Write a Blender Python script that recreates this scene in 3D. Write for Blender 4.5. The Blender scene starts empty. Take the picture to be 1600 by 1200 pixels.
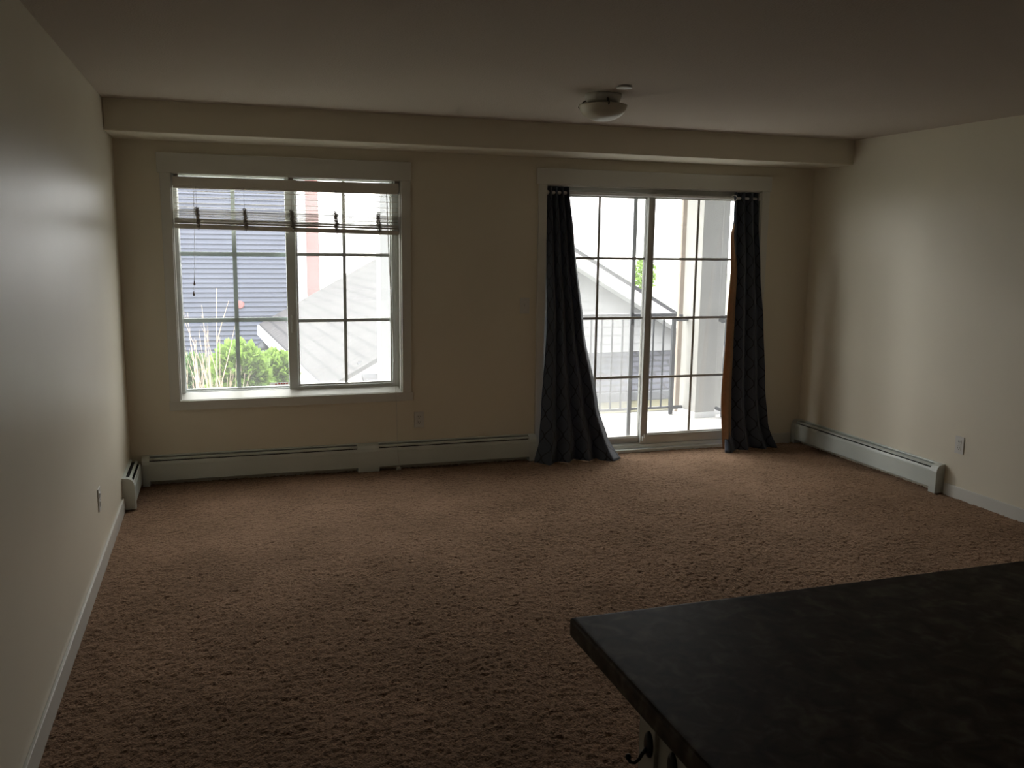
import bpy, bmesh, math, random
import numpy as np
from mathutils import Vector, Matrix, noise as mnoise

# ------------------------------------------------------------------ camera, light, exposure
SC = bpy.context.scene
COL = SC.collection
SC.view_settings.view_transform = 'Standard'
SC.view_settings.look = 'None'
SC.view_settings.gamma = 1.0
SC.view_settings.use_curve_mapping = False
SC.view_settings.exposure = 1.12

F, YAW, PITCH, ROLL, CAMH = 1388.3, 0.3164, -0.1606, 0.0136, 1.6566
cy, sy, cp, sp = math.cos(YAW), math.sin(YAW), math.cos(PITCH), math.sin(PITCH)
fw = Vector((sy*cp, cy*cp, sp)); rt = Vector((cy, -sy, 0)); up = rt.cross(fw)
cr, sr = math.cos(ROLL), math.sin(ROLL)
r2 = rt*cr + up*sr; u2 = up*cr - rt*sr
cam_data = bpy.data.cameras.new('camera')
cam = bpy.data.objects.new('camera', cam_data); COL.objects.link(cam)
m = Matrix((r2, u2, -fw)).transposed().to_4x4(); m.translation = Vector((0, 0, CAMH))
cam.matrix_world = m
cam_data.sensor_width = 36.0; cam_data.lens = F/1600*36.0
cam_data.clip_start = 0.05; cam_data.clip_end = 400
SC.camera = cam

SKY = 4.0
w = bpy.data.worlds.new('overcast_sky'); SC.world = w; w.use_nodes = True
nt = w.node_tree; bg = nt.nodes['Background']
tc = nt.nodes.new('ShaderNodeTexCoord'); sx = nt.nodes.new('ShaderNodeSeparateXYZ')
rp = nt.nodes.new('ShaderNodeValToRGB')
nt.links.new(tc.outputs['Generated'], sx.inputs[0]); nt.links.new(sx.outputs['Z'], rp.inputs[0])
rp.color_ramp.elements[0].position = 0.0; rp.color_ramp.elements[0].color = (0.93, 0.91, 0.91, 1)
rp.color_ramp.elements[1].position = 0.7; rp.color_ramp.elements[1].color = (1, .98, .955, 1)
nt.links.new(rp.outputs[0], bg.inputs[0]); bg.inputs[1].default_value = SKY

def portal(name, loc, sx_, sz_):
    l = bpy.data.lights.new(name, 'AREA'); l.shape = 'RECTANGLE'; l.size = sx_; l.size_y = sz_
    l.cycles.is_portal = True
    o = bpy.data.objects.new(name, l); COL.objects.link(o)
    o.location = loc; o.rotation_euler = (-math.pi/2, 0, 0)
portal('window_daylight', (0.465, 6.48, 1.31), 1.5, 1.5)
portal('door_daylight', (3.215, 6.48, 1.03), 1.83, 2.06)

# ------------------------------------------------------------------ constants of the room
D = 6.276; XL, XR = -0.6175, 4.618; H = 2.44; BY, BZ = 5.815, 2.256; YB = -7.0
WX0, WX1, WZ0, WZ1 = -0.288, 1.218, 0.56, 2.055
DX0, DX1, DZ1 = 2.3, 4.13, 2.065
TW = 0.17
random.seed(7)

# ------------------------------------------------------------------ materials
def mat(name, col, rough=0.6, metal=0.0, spec=0.5, noise=None, bump=None, emit=None):
    """noise=(scale, amount) tone variation; bump=(scale, strength, distance)"""
    mt = bpy.data.materials.new(name); mt.use_nodes = True
    n = mt.node_tree; b = n.nodes['Principled BSDF']
    b.inputs['Base Color'].default_value = (*col, 1); b.inputs['Roughness'].default_value = rough
    b.inputs['Metallic'].default_value = metal; b.inputs['Specular IOR Level'].default_value = spec
    t = n.nodes.new('ShaderNodeTexCoord')
    if noise:
        nz = n.nodes.new('ShaderNodeTexNoise'); nz.inputs['Scale'].default_value = noise[0]
        nz.inputs['Detail'].default_value = 4
        r = n.nodes.new('ShaderNodeValToRGB'); a = noise[1]
        r.color_ramp.elements[0].position = .3; r.color_ramp.elements[1].position = .7
        r.color_ramp.elements[0].color = (*[c*(1-a) for c in col], 1)
        r.color_ramp.elements[1].color = (*[min(1, c*(1+a)) for c in col], 1)
        n.links.new(t.outputs['Object'], nz.inputs['Vector'])
        n.links.new(nz.outputs['Fac'], r.inputs[0]); n.links.new(r.outputs[0], b.inputs['Base Color'])
    if bump:
        nb = n.nodes.new('ShaderNodeTexNoise'); nb.inputs['Scale'].default_value = bump[0]
        nb.inputs['Detail'].default_value = 3
        bp = n.nodes.new('ShaderNodeBump'); bp.inputs['Strength'].default_value = bump[1]
        bp.inputs['Distance'].default_value = bump[2]
        n.links.new(t.outputs['Object'], nb.inputs['Vector'])
        n.links.new(nb.outputs['Fac'], bp.inputs['Height']); n.links.new(bp.outputs[0], b.inputs['Normal'])
    return mt

M = {}
M['wall'] = mat('cream_wall_paint', (.78, .725, .60), .40, spec=.22, noise=(2.0, .02), bump=(180, .10, .002))
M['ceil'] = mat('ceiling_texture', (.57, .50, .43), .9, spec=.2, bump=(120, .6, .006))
M['trim'] = mat('white_trim_paint', (.70, .69, .64), .35, noise=(5, .02))
M['vinyl'] = mat('white_vinyl', (.80, .84, .82), .3, noise=(8, .02))
M['bronze'] = mat('grey_grille_vinyl', (.52, .50, .45), .4, noise=(8, .03))
M['doorframe'] = mat('door_frame_vinyl', (.62, .62, .58), .35, noise=(8, .03))
M['heater'] = mat('white_enamel_steel', (.62, .66, .62), .32, noise=(6, .03))
M['fins_shade'] = mat('dark_fins_and_slot_shade', (.012, .012, .012), .7, noise=(60, .3))
M['plate'] = mat('white_plastic_plate', (.68, .67, .63), .35, noise=(20, .02))
M['slot'] = mat('dark_slot', (.02, .018, .016), .6, noise=(50, .2))
M['rod'] = mat('brushed_steel_rod', (.86, .84, .83), .35, metal=.1, noise=(30, .05))
M['blind'] = mat('off_white_blind_slat', (.70, .66, .60), .5, noise=(10, .04))
M['tape'] = mat('grey_ladder_cord', (.30, .27, .24), .8, noise=(80, .2))
M['cord'] = mat('cream_pull_cord', (.62, .60, .54), .7, noise=(80, .1))
M['tassel'] = mat('brown_wood_tassel', (.13, .07, .035), .5, noise=(60, .2))
M['blackmetal'] = mat('black_iron', (.012, .012, .013), .28, metal=.3, noise=(40, .2))
M['railing'] = mat('dark_grey_aluminium', (.035, .04, .05), .45, metal=.2, noise=(20, .05))
M['cabinet'] = mat('white_cabinet_panel', (.52, .50, .44), .45, noise=(6, .02))
M['stucco'] = mat('pale_grey_stucco', (.40, .39, .365), .9, noise=(3, .06), bump=(150, .3, .004))
M['deck'] = mat('pale_vinyl_deck', (.66, .64, .62), .6, noise=(5, .05))
M['white_ext'] = mat('white_exterior_trim', (.80, .80, .80), .6, noise=(3, .03))
M['red_ext'] = mat('red_cladding', (.23, .065, .065), .7, noise=(4, .12))
M['ground'] = mat('gravel_and_grass', (.2, .21, .16), .95, noise=(.8, .25), bump=(40, .5, .03))
M['beige_ext'] = mat('beige_siding', (.34, .315, .22), .8, noise=(3, .05))
M['gutter'] = mat('grey_gutter_metal', (.05, .053, .062), .5, noise=(6, .05))
M['downspout'] = mat('pinkish_beige_downspout', (.42, .34, .28), .6, noise=(5, .05))
M['pewter'] = mat('dark_bronze_fixture', (.10, .09, .075), .4, metal=.6, noise=(20, .1))
M['wire'] = mat('black_rubber', (.03, .03, .035), .6, noise=(20, .1))

def siding(name, col, pitch, dark=.45, axis=2):
    """lap siding: tone variation only; the laps are real geometry"""
    return mat(name, col, .7, noise=(2.5, .05))
M['bounce_cut'] = siding('dark_bounce_cut_facing', (.09, .10, .13), .14)
M['blue_siding'] = siding('blue_grey_lap_siding', (.066, .076, .112), .14)
M['white_siding'] = siding('pale_grey_lap_siding', (.23, .232, .236), .2)

def shingle_mat():
    mt = bpy.data.materials.new('grey_asphalt_shingles'); mt.use_nodes = True
    n = mt.node_tree; b = n.nodes['Principled BSDF']; b.inputs['Roughness'].default_value = .9
    uv = n.nodes.new('ShaderNodeUVMap')
    br = n.nodes.new('ShaderNodeTexBrick'); br.inputs['Scale'].default_value = 1
    br.inputs['Brick Width'].default_value = .33; br.inputs['Row Height'].default_value = .28
    br.inputs['Mortar Size'].default_value = .034
    br.inputs['Color1'].default_value = (.048, .045, .050, 1); br.inputs['Color2'].default_value = (.060, .056, .061, 1)
    br.inputs['Mortar'].default_value = (.018, .018, .024, 1)
    n.links.new(uv.outputs[0], br.inputs['Vector'])
    nz = n.nodes.new('ShaderNodeTexNoise'); nz.inputs['Scale'].default_value = 25
    n.links.new(uv.outputs[0], nz.inputs['Vector'])
    mx = n.nodes.new('ShaderNodeMixRGB'); mx.blend_type = 'OVERLAY'; mx.inputs[0].default_value = .35
    n.links.new(br.outputs[0], mx.inputs[1]); n.links.new(nz.outputs['Fac'], mx.inputs[2])
    n.links.new(mx.outputs[0], b.inputs['Base Color'])
    return mt
M['shingle'] = shingle_mat()
M['shingle_dark'] = shingle_mat(); M['shingle_dark'].name = 'dark_blue_grey_shingles'
for nd in M['shingle_dark'].node_tree.nodes:
    if nd.type == 'TEX_BRICK':
        nd.inputs['Color1'].default_value = (.040, .043, .058, 1); nd.inputs['Color2'].default_value = (.052, .054, .068, 1)
        nd.inputs['Brick Width'].default_value = .5; nd.inputs['Row Height'].default_value = .19

def glass_mat(name, tint, haze):
    mt = bpy.data.materials.new(name); mt.use_nodes = True
    n = mt.node_tree; n.nodes.remove(n.nodes['Principled BSDF']); out = n.nodes['Material Output']
    tr = n.nodes.new('ShaderNodeBsdfTransparent'); tr.inputs[0].default_value = (*tint, 1)
    gl = n.nodes.new('ShaderNodeBsdfGlossy'); gl.inputs['Roughness'].default_value = .02
    fr = n.nodes.new('ShaderNodeFresnel'); fr.inputs[0].default_value = 1.45
    gm = n.nodes.new('ShaderNodeNewGeometry'); io = n.nodes.new('ShaderNodeMapRange')   # same reflectance from either side of the thin pane
    io.inputs[3].default_value = 1.45; io.inputs[4].default_value = 1/1.45
    n.links.new(gm.outputs['Backfacing'], io.inputs[0]); n.links.new(io.outputs[0], fr.inputs[0])
    mx = n.nodes.new('ShaderNodeMixShader')
    n.links.new(fr.outputs[0], mx.inputs[0]); n.links.new(tr.outputs[0], mx.inputs[1]); n.links.new(gl.outputs[0], mx.inputs[2])
    last = mx
    if haze:
        df = n.nodes.new('ShaderNodeBsdfTranslucent'); df.inputs[0].default_value = (.9, .9, .9, 1)  # pale veil mixed in to imitate glare haze over the view
        m2 = n.nodes.new('ShaderNodeMixShader')
        nz = n.nodes.new('ShaderNodeTexNoise'); nz.inputs['Scale'].default_value = 6
        mr = n.nodes.new('ShaderNodeMapRange'); mr.inputs[3].default_value = haze*.8; mr.inputs[4].default_value = haze*1.2
        t = n.nodes.new('ShaderNodeTexCoord'); n.links.new(t.outputs['Object'], nz.inputs[0])
        n.links.new(nz.outputs['Fac'], mr.inputs[0]); n.links.new(mr.outputs[0], m2.inputs[0])
        n.links.new(mx.outputs[0], m2.inputs[1]); n.links.new(df.outputs[0], m2.inputs[2]); last = m2
    n.links.new(last.outputs[0], out.inputs[0])
    return mt
def grille_mat(name, col):
    mt = mat(name, col, .4, noise=(8, .03)); n = mt.node_tree; b = n.nodes['Principled BSDF']
    tl = n.nodes.new('ShaderNodeBsdfTranslucent'); tl.inputs[0].default_value = (*col, 1)
    ms = n.nodes.new('ShaderNodeMixShader'); ms.inputs[0].default_value = .13
    n.links.new(b.outputs[0], ms.inputs[1]); n.links.new(tl.outputs[0], ms.inputs[2]); n.links.new(ms.outputs[0], n.nodes['Material Output'].inputs[0])
    return mt
M['sticker'] = grille_mat('white_sticker_film', (.8, .78, .76)); M['sticker'].node_tree.nodes['Mix Shader'].inputs[0].default_value = .35
M['sticker_red'] = grille_mat('red_sticker_print', (.6, .07, .06)); M['sticker_red'].node_tree.nodes['Mix Shader'].inputs[0].default_value = .35
M['grille_daylit'] = grille_mat('daylit_grille_vinyl', (.70, .76, .74))  # lighter than the other grille: outdoor light put into colour and translucency
M['glass'] = glass_mat('glare_veiled_glass', (.97, .985, .98), .03)
M['screen'] = glass_mat('insect_screen_mesh', (.92, .92, .92), .10)

def carpet_mat():
    mt = bpy.data.materials.new('brown_carpet_pile'); mt.use_nodes = True
    n = mt.node_tree; b = n.nodes['Principled BSDF']
    b.inputs['Roughness'].default_value = .95; b.inputs['Specular IOR Level'].default_value = .1
    b.inputs['Sheen Weight'].default_value = 1.0; b.inputs['Sheen Roughness'].default_value = .55
    b.inputs['Sheen Tint'].default_value = (.75, .50, .33, 1)
    t = n.nodes.new('ShaderNodeTexCoord')
    def nz(s, d=4):
        x = n.nodes.new('ShaderNodeTexNoise'); x.inputs['Scale'].default_value = s; x.inputs['Detail'].default_value = d
        n.links.new(t.outputs['Object'], x.inputs[0]); return x
    big, fine = nz(1.9, 6), nz(120, 4)
    r1 = n.nodes.new('ShaderNodeValToRGB')
    r1.color_ramp.elements[0].position = .40; r1.color_ramp.elements[1].position = .62
    r1.color_ramp.elements[0].color = (.086, .049, .032, 1); r1.color_ramp.elements[1].color = (.195, .120, .083, 1)
    tuft_shade = n.nodes.new('ShaderNodeValToRGB')
    tuft_shade.color_ramp.elements[0].position = .36; tuft_shade.color_ramp.elements[1].position = .54
    tuft_shade.color_ramp.elements[0].color = (.28, .26, .25, 1); tuft_shade.color_ramp.elements[1].color = (1.15, 1.15, 1.15, 1)  # dark specks: shade between the tufts put into the colour
    n.links.new(big.outputs['Fac'], r1.inputs[0]); n.links.new(fine.outputs['Fac'], tuft_shade.inputs[0])
    mx = n.nodes.new('ShaderNodeMixRGB'); mx.blend_type = 'MULTIPLY'; mx.inputs[0].default_value = 1
    n.links.new(r1.outputs[0], mx.inputs[1]); n.links.new(tuft_shade.outputs[0], mx.inputs[2])
    n.links.new(mx.outputs[0], b.inputs['Base Color'])
    bp = n.nodes.new('ShaderNodeBump'); bp.inputs['Strength'].default_value = 1; bp.inputs['Distance'].default_value = .006
    n.links.new(fine.outputs['Fac'], bp.inputs['Height']); n.links.new(bp.outputs[0], b.inputs['Normal'])
    return mt
M['carpet'] = carpet_mat()

def counter_mat():
    mt = bpy.data.materials.new('dark_mottled_laminate'); mt.use_nodes = True
    n = mt.node_tree; b = n.nodes['Principled BSDF']
    b.inputs['Roughness'].default_value = .5; b.inputs['Specular IOR Level'].default_value = .18
    t = n.nodes.new('ShaderNodeTexCoord')
    nz = n.nodes.new('ShaderNodeTexNoise'); nz.inputs['Scale'].default_value = 22; nz.inputs['Detail'].default_value = 6
    nz.inputs['Distortion'].default_value = .6
    n.links.new(t.outputs['Object'], nz.inputs[0])
    r = n.nodes.new('ShaderNodeValToRGB')
    e = r.color_ramp.elements
    e[0].position = .35; e[0].color = (.035, .027, .019, 1); e[1].position = .72; e[1].color = (.17, .145, .11, 1)
    x = e.new(.52); x.color = (.075, .06, .043, 1)
    n.links.new(nz.outputs['Fac'], r.inputs[0]); n.links.new(r.outputs[0], b.inputs['Base Color'])
    return mt
M['counter'] = counter_mat()

def curtain_mat():
    mt = bpy.data.materials.new('slate_blue_ogee_cloth'); mt.use_nodes = True
    n = mt.node_tree; b = n.nodes['Principled BSDF']; out = n.nodes['Material Output']
    b.inputs['Roughness'].default_value = .55; b.inputs['Specular IOR Level'].default_value = .3
    b.inputs['Sheen Weight'].default_value = .2
    uv = n.nodes.new('ShaderNodeUVMap'); s = n.nodes.new('ShaderNodeSeparateXYZ'); n.links.new(uv.outputs[0], s.inputs[0])
    def mth(op, a, c=None):
        x = n.nodes.new('ShaderNodeMath'); x.operation = op
        for i, v in enumerate((a, c)):
            if v is None: continue
            if isinstance(v, (int, float)): x.inputs[i].default_value = v
            else: n.links.new(v, x.inputs[i])
        return x.outputs[0]
    W, HH = .125, .165
    sn = mth('MULTIPLY', mth('SINE', mth('MULTIPLY', s.outputs['Y'], 2*math.pi/HH)), .24)
    uu = mth('DIVIDE', s.outputs['X'], W)
    def dist(expr):
        f = mth('FRACT', mth('ADD', expr, 50.0)); return mth('ABSOLUTE', mth('SUBTRACT', f, .5))
    d1 = dist(mth('ADD', mth('SUBTRACT', uu, sn), .25))
    d2 = dist(mth('SUBTRACT', mth('ADD', uu, sn), .25))
    dm = mth('MINIMUM', d1, d2)
    ln = mth('LESS_THAN', dm, .045)
    mx = n.nodes.new('ShaderNodeMixRGB')
    mx.inputs[1].default_value = (.080, .098, .135, 1); mx.inputs[2].default_value = (.018, .020, .026, 1)
    n.links.new(ln, mx.inputs[0]); n.links.new(mx.outputs[0], b.inputs['Base Color'])
    tl = n.nodes.new('ShaderNodeBsdfTranslucent'); tl.inputs[0].default_value = (.035, .05, .12, 1)
    ms = n.nodes.new('ShaderNodeMixShader'); ms.inputs[0].default_value = .12
    n.links.new(b.outputs[0], ms.inputs[1]); n.links.new(tl.outputs[0], ms.inputs[2]); n.links.new(ms.outputs[0], out.inputs[0])
    return mt
M['curtain'] = curtain_mat()
def lining_mat():
    mt = mat('tan_curtain_lining', (.40, .26, .15), .8, noise=(40, .12), bump=(90, .4, .003))
    n = mt.node_tree; b = n.nodes['Principled BSDF']; out = n.nodes['Material Output']
    tl = n.nodes.new('ShaderNodeBsdfTranslucent'); tl.inputs[0].default_value = (.55, .28, .10, 1)
    ms = n.nodes.new('ShaderNodeMixShader'); ms.inputs[0].default_value = .2
    n.links.new(b.outputs[0], ms.inputs[1]); n.links.new(tl.outputs[0], ms.inputs[2]); n.links.new(ms.outputs[0], out.inputs[0])
    return mt
M['lining'] = lining_mat()
def frosted_mat():
    mt = mat('frosted_alabaster_glass', (.62, .58, .48), .35, noise=(9, .06))
    return mt
M['frost'] = frosted_mat()
def leaf_mat(name, c1, c2):
    mt = mat(name, c1, .5, noise=(6, .35))
    n = mt.node_tree; b = n.nodes['Principled BSDF']; out = n.nodes['Material Output']
    tl = n.nodes.new('ShaderNodeBsdfTranslucent'); tl.inputs[0].default_value = (*c2, 1)
    ms = n.nodes.new('ShaderNodeMixShader'); ms.inputs[0].default_value = .4
    n.links.new(b.outputs[0], ms.inputs[1]); n.links.new(tl.outputs[0], ms.inputs[2]); n.links.new(ms.outputs[0], out.inputs[0])
    return mt
M['leaf'] = leaf_mat('light_green_leaves', (.15, .25, .045), (.28, .42, .09))
M['leaf_dark'] = leaf_mat('mid_green_leaves', (.07, .14, .05), (.13, .23, .07))
M['drybranch'] = mat('dry_tan_branches', (.62, .50, .40), .8, noise=(20, .15))
M['bark'] = mat('brown_bark', (.16, .11, .07), .9, noise=(20, .2))

# ------------------------------------------------------------------ mesh helpers
def bm_new(): return bmesh.new()
def box(bm, x0, y0, z0, x1, y1, z1, bev=0, seg=2):
    vs = [bm.verts.new((x, y, z)) for x in (x0, x1) for y in (y0, y1) for z in (z0, z1)]
    idx = [(0, 1, 3, 2), (4, 6, 7, 5), (0, 4, 5, 1), (2, 3, 7, 6), (0, 2, 6, 4), (1, 5, 7, 3)]
    fs = [bm.faces.new([vs[i] for i in f]) for f in idx]
    if bev:
        es = list({e for f in fs for e in f.edges})
        bmesh.ops.bevel(bm, geom=es, offset=bev, segments=seg, affect='EDGES', profile=.6)
def prism(bm, pts, y0, y1, axis='X'):
    """pts (a,b) polygon extruded along axis"""
    def P(a, b, t): return (t, a, b) if axis == 'X' else ((a, t, b) if axis == 'Y' else (a, b, t))
    A = [bm.verts.new(P(a, b, y0)) for a, b in pts]; B = [bm.verts.new(P(a, b, y1)) for a, b in pts]
    n = len(pts)
    bm.faces.new(A); bm.faces.new(B[::-1])
    for i in range(n): bm.faces.new((A[i], B[i], B[(i+1) % n], A[(i+1) % n]))
def ring(bm, c, ax, r, n=12):
    ax = Vector(ax).normalized(); a = ax.orthogonal().normalized(); b = ax.cross(a)
    return [bm.verts.new(Vector(c) + (a*math.cos(t) + b*math.sin(t))*r) for t in [2*math.pi*i/n for i in range(n)]]
def tube(bm, pts, rad, n=8, caps=True):
    pts = [Vector(p) for p in pts]; rads = rad if isinstance(rad, (list, tuple)) else [rad]*len(pts)
    rings = []; a = None
    for i, p in enumerate(pts):
        d = (pts[min(i+1, len(pts)-1)] - pts[max(i-1, 0)]).normalized()
        if a is None: a = d.orthogonal().normalized()
        else: a = (a - d*a.dot(d)).normalized()
        b = d.cross(a)
        rings.append([bm.verts.new(p + (a*math.cos(t)+b*math.sin(t))*rads[i]) for t in [2*math.pi*k/n for k in range(n)]])
    for q, s in zip(rings, rings[1:]):
        for k in range(n): bm.faces.new((q[k], q[(k+1) % n], s[(k+1) % n], s[k]))
    if caps: bm.faces.new(rings[0][::-1]); bm.faces.new(rings[-1])
def lathe(bm, prof, c=(0, 0, 0), n=40):
    rings = []
    for r, z in prof:
        if r < 1e-6: rings.append([bm.verts.new((c[0], c[1], c[2]+z))])
        else: rings.append([bm.verts.new((c[0]+r*math.cos(2*math.pi*k/n), c[1]+r*math.sin(2*math.pi*k/n), c[2]+z)) for k in range(n)])
    for q, s in zip(rings, rings[1:]):
        for k in range(n):
            k2 = (k+1) % n
            if len(q) == 1 and len(s) == 1: continue
            if len(q) == 1: bm.faces.new((q[0], s[k], s[k2]))
            elif len(s) == 1: bm.faces.new((q[k], q[k2], s[0]))
            else: bm.faces.new((q[k], q[k2], s[k2], s[k]))
def obj(name, bm, material, parent=None, smooth=False, label=None):
    me = bpy.data.meshes.new(name)
    bmesh.ops.recalc_face_normals(bm, faces=bm.faces)
    bm.to_mesh(me); bm.free()
    if smooth:
        for p in me.polygons: p.use_smooth = True
    me.materials.append(material)
    o = bpy.data.objects.new(name, me); COL.objects.link(o)
    if parent is not None: o.parent = parent
    if label: o['label'] = label
    return o
def tag(o, label, cat, group=None, kind=None):
    o['label'] = label; o['category'] = cat
    if group: o['group'] = group
    if kind: o['kind'] = kind
    return o
def thing(name, label, cat, loc=(0, 0, 0), rz=0, group=None, kind=None):
    o = bpy.data.objects.new(name, None); COL.objects.link(o)
    o.location = loc; o.rotation_euler = (0, 0, rz); o.empty_display_size = .1
    return tag(o, label, cat, group, kind)
def part_box(name, m_, parent, *a, bev=0, label=None):
    bm = bm_new(); box(bm, *a, bev=bev); return obj(name, bm, m_, parent, label=label)

# ------------------------------------------------------------------ room shell
bm = bm_new()                                             # window wall with two openings
y0, y1 = D, D+TW
box(bm, XL-.15, y0, -.2, WX0, y1, H+.1)
box(bm, WX0, y0, -.2, WX1, y1, WZ0); box(bm, WX0, y0, WZ1, WX1, y1, H+.1)
box(bm, WX1, y0, -.2, DX0, y1, H+.1)
box(bm, DX0, y0, DZ1, DX1, y1, H+.1); box(bm, DX0, y0, -.2, DX1, y1, -.02)
box(bm, DX1, y0, -.2, XR+.15, y1, H+.1)
tag(obj('wall_back', bm, M['wall']), 'cream painted far wall holding the window and the patio door', 'wall', kind='structure')
bm = bm_new(); box(bm, XL-.15, YB, -.2, XL, D, H+.1)
tag(obj('wall_left', bm, M['wall']), 'long cream wall on the left with a soft sheen', 'wall', kind='structure')
bm = bm_new(); box(bm, XR, YB, -.2, XR+.15, D, H+.1)
tag(obj('wall_right', bm, M['wall']), 'plain cream wall on the right above the short heater', 'wall', kind='structure')
bm = bm_new(); box(bm, XL-.15, YB-.15, -.2, XR+.15, YB, H+.1)
tag(obj('wall_rear', bm, M['wall']), 'cream wall behind the viewer', 'wall', kind='structure')
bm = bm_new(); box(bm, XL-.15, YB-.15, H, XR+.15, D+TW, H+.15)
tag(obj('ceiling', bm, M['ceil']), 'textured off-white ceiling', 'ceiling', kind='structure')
bm = bm_new(); box(bm, XL, BY, BZ, XR, D, H+.05, bev=.006)
tag(obj('trim_1', bm, M['wall']), 'boxed bulkhead beam running along the top of the far wall', 'bulkhead', kind='structure')

# carpet: a fine relief grid over the visible floor, flat behind the viewer
def build_floor():
    st = .0085
    xs = np.arange(XL, XR+st, st); xs[-1] = XR
    ys = np.arange(1.7, D+st, st); ys[-1] = D
    X, Y = np.meshgrid(xs, ys); ny, nx = X.shape
    rng = np.random.default_rng(3)
    z = rng.random((ny, nx))
    def blur(a, k):
        for _ in range(k):
            a = (a + np.roll(a, 1, 0) + np.roll(a, -1, 0) + np.roll(a, 1, 1) + np.roll(a, -1, 1))/5
        return a
    f = z-.5 + 1.2*(blur(rng.random((ny, nx)), 1)-.5); f = f/f.std()
    g = blur(rng.random((ny, nx)), 6); g = (g-g.mean())/g.std()
    h = blur(rng.random((ny, nx)), 40); h = (h-h.mean())/h.std()
    Z = np.clip(-.006 + .0026*f + .0006*h, -.02, .008)
    co = np.stack([X + (rng.random((ny, nx))-.5)*st*.6*((X > XL)*(X < XR)), Y, Z], -1).reshape(-1, 3)
    i = np.arange((ny-1)*(nx-1)); r_, c_ = i//(nx-1), i % (nx-1); a = r_*nx+c_
    quads = np.stack([a, a+1, a+nx+1, a+nx], 1)
    n0 = len(co)
    co = np.vstack([co, [(XL, YB, -.004), (XR, YB, -.004), (XR, 1.71, -.004), (XL, 1.71, -.004)],
                    [(XL, YB, -.15), (XR, YB, -.15), (XR, D, -.15), (XL, D, -.15)]])
    quads = np.vstack([quads, [n0, n0+1, n0+2, n0+3], [n0+4, n0+5, n0+6, n0+7]])
    me = bpy.data.meshes.new('floor')
    me.vertices.add(len(co)); me.vertices.foreach_set('co', co.ravel())
    me.loops.add(quads.size); me.loops.foreach_set('vertex_index', quads.ravel().astype(np.int32))
    me.polygons.add(len(quads)); me.polygons.foreach_set('loop_start', np.arange(0, quads.size, 4, dtype=np.int32))
    me.update(calc_edges=True); me.validate()
    me.materials.append(M['carpet'])
    o = bpy.data.objects.new('floor', me); COL.objects.link(o)
    tag(o, 'wall-to-wall brown cut pile carpet', 'floor', kind='structure')
build_floor()

bm = bm_new(); y2, y3 = D+TW, D+TW+.02                    # unseen dark facing added to cut bounce light onto the balcony columns
box(bm, -4, y2, -3.2, WX0, y3, 6); box(bm, WX0, y2, -3.2, WX1, y3, WZ0); box(bm, WX0, y2, WZ1, WX1, y3, 6)
box(bm, WX1, y2, -3.2, DX0, y3, 6); box(bm, DX0, y2, DZ1, DX1, y3, 6); box(bm, DX0, y2, -3.2, DX1, y3, -.31); box(bm, DX1, y2, -3.2, 9, y3, 6)
tag(obj('bounce_cut_facing', bm, M['bounce_cut']), 'unseen dark blue-grey facing added outside the window wall to cut bounce light', 'wall', kind='structure')
# skirting boards
def skirting(name, label, *a):
    bm = bm_new(); box(bm, *a, bev=.003)
    tag(obj(name, bm, M['trim']), label, 'baseboard', kind='structure')
skirting('baseboard_left', 'white baseboard along the left wall up to the heater', XL, YB, -.01, XL+.013, 5.69, .083)
skirting('baseboard_right', 'white baseboard along the right wall in front of the heater', XR-.013, YB, -.01, XR, 4.64, .075)
skirting('baseboard_back', 'short white baseboard right of the patio door', 4.20, D-.013, -.01, XR-.08, D, .08)

# ------------------------------------------------------------------ window
t = .018
def casing(bm, *a): box(bm, *a, bev=.002)
bm = bm_new()
casing(bm, -.367, D-t-.004, WZ1, 1.288, D, 2.182)
casing(bm, -.352, D-t, .56, WX0, D, WZ1); casing(bm, WX1, D-t, .56, 1.283, D, WZ1)
casing(bm, -.358, D-t, .497, 1.296, D, .56)
tag(obj('trim_2', bm, M['trim']), 'flat white casing around the window', 'casing', kind='structure')

win = thing('window_1', 'white two-panel sliding window with grilles, raised blind at its top', 'window', (.465, D, WZ0), kind='structure')
def wx(*a): # world box to window-local box
    o = win.location; return (a[0]-o.x, a[1]-o.y, a[2]-o.z, a[3]-o.x, a[4]-o.y, a[5]-o.z)
bm = bm_new()                                             # jamb liner and sill board
prism(bm, [(-.004, -.001), (-.004, .004), (.078, .042), (.078, -.001)], WX0-.465, WX1-.465)
box(bm, *wx(WX0, D, WZ0, WX0+.008, D+.075, WZ1)); box(bm, *wx(WX1-.008, D, WZ0, WX1, D+.075, WZ1))
box(bm, *wx(WX0, D, WZ1-.003, WX1, D+.075, WZ1))
obj('jamb_liner', bm, M['trim'], win)
bm = bm_new()                                             # outer frame
ya, yb = D+.07, D+.15
box(bm, *wx(WX0, ya, WZ0, WX0+.034, yb, WZ1), bev=.003); box(bm, *wx(WX1-.034, ya, WZ0, WX1, yb, WZ1), bev=.003)
box(bm, *wx(WX0, ya, WZ0, WX1, yb, WZ0+.04), bev=.003); box(bm, *wx(WX0, ya, WZ1-.009, WX1, yb, WZ1))
obj('window_frame', bm, M['vinyl'], win)
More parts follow.
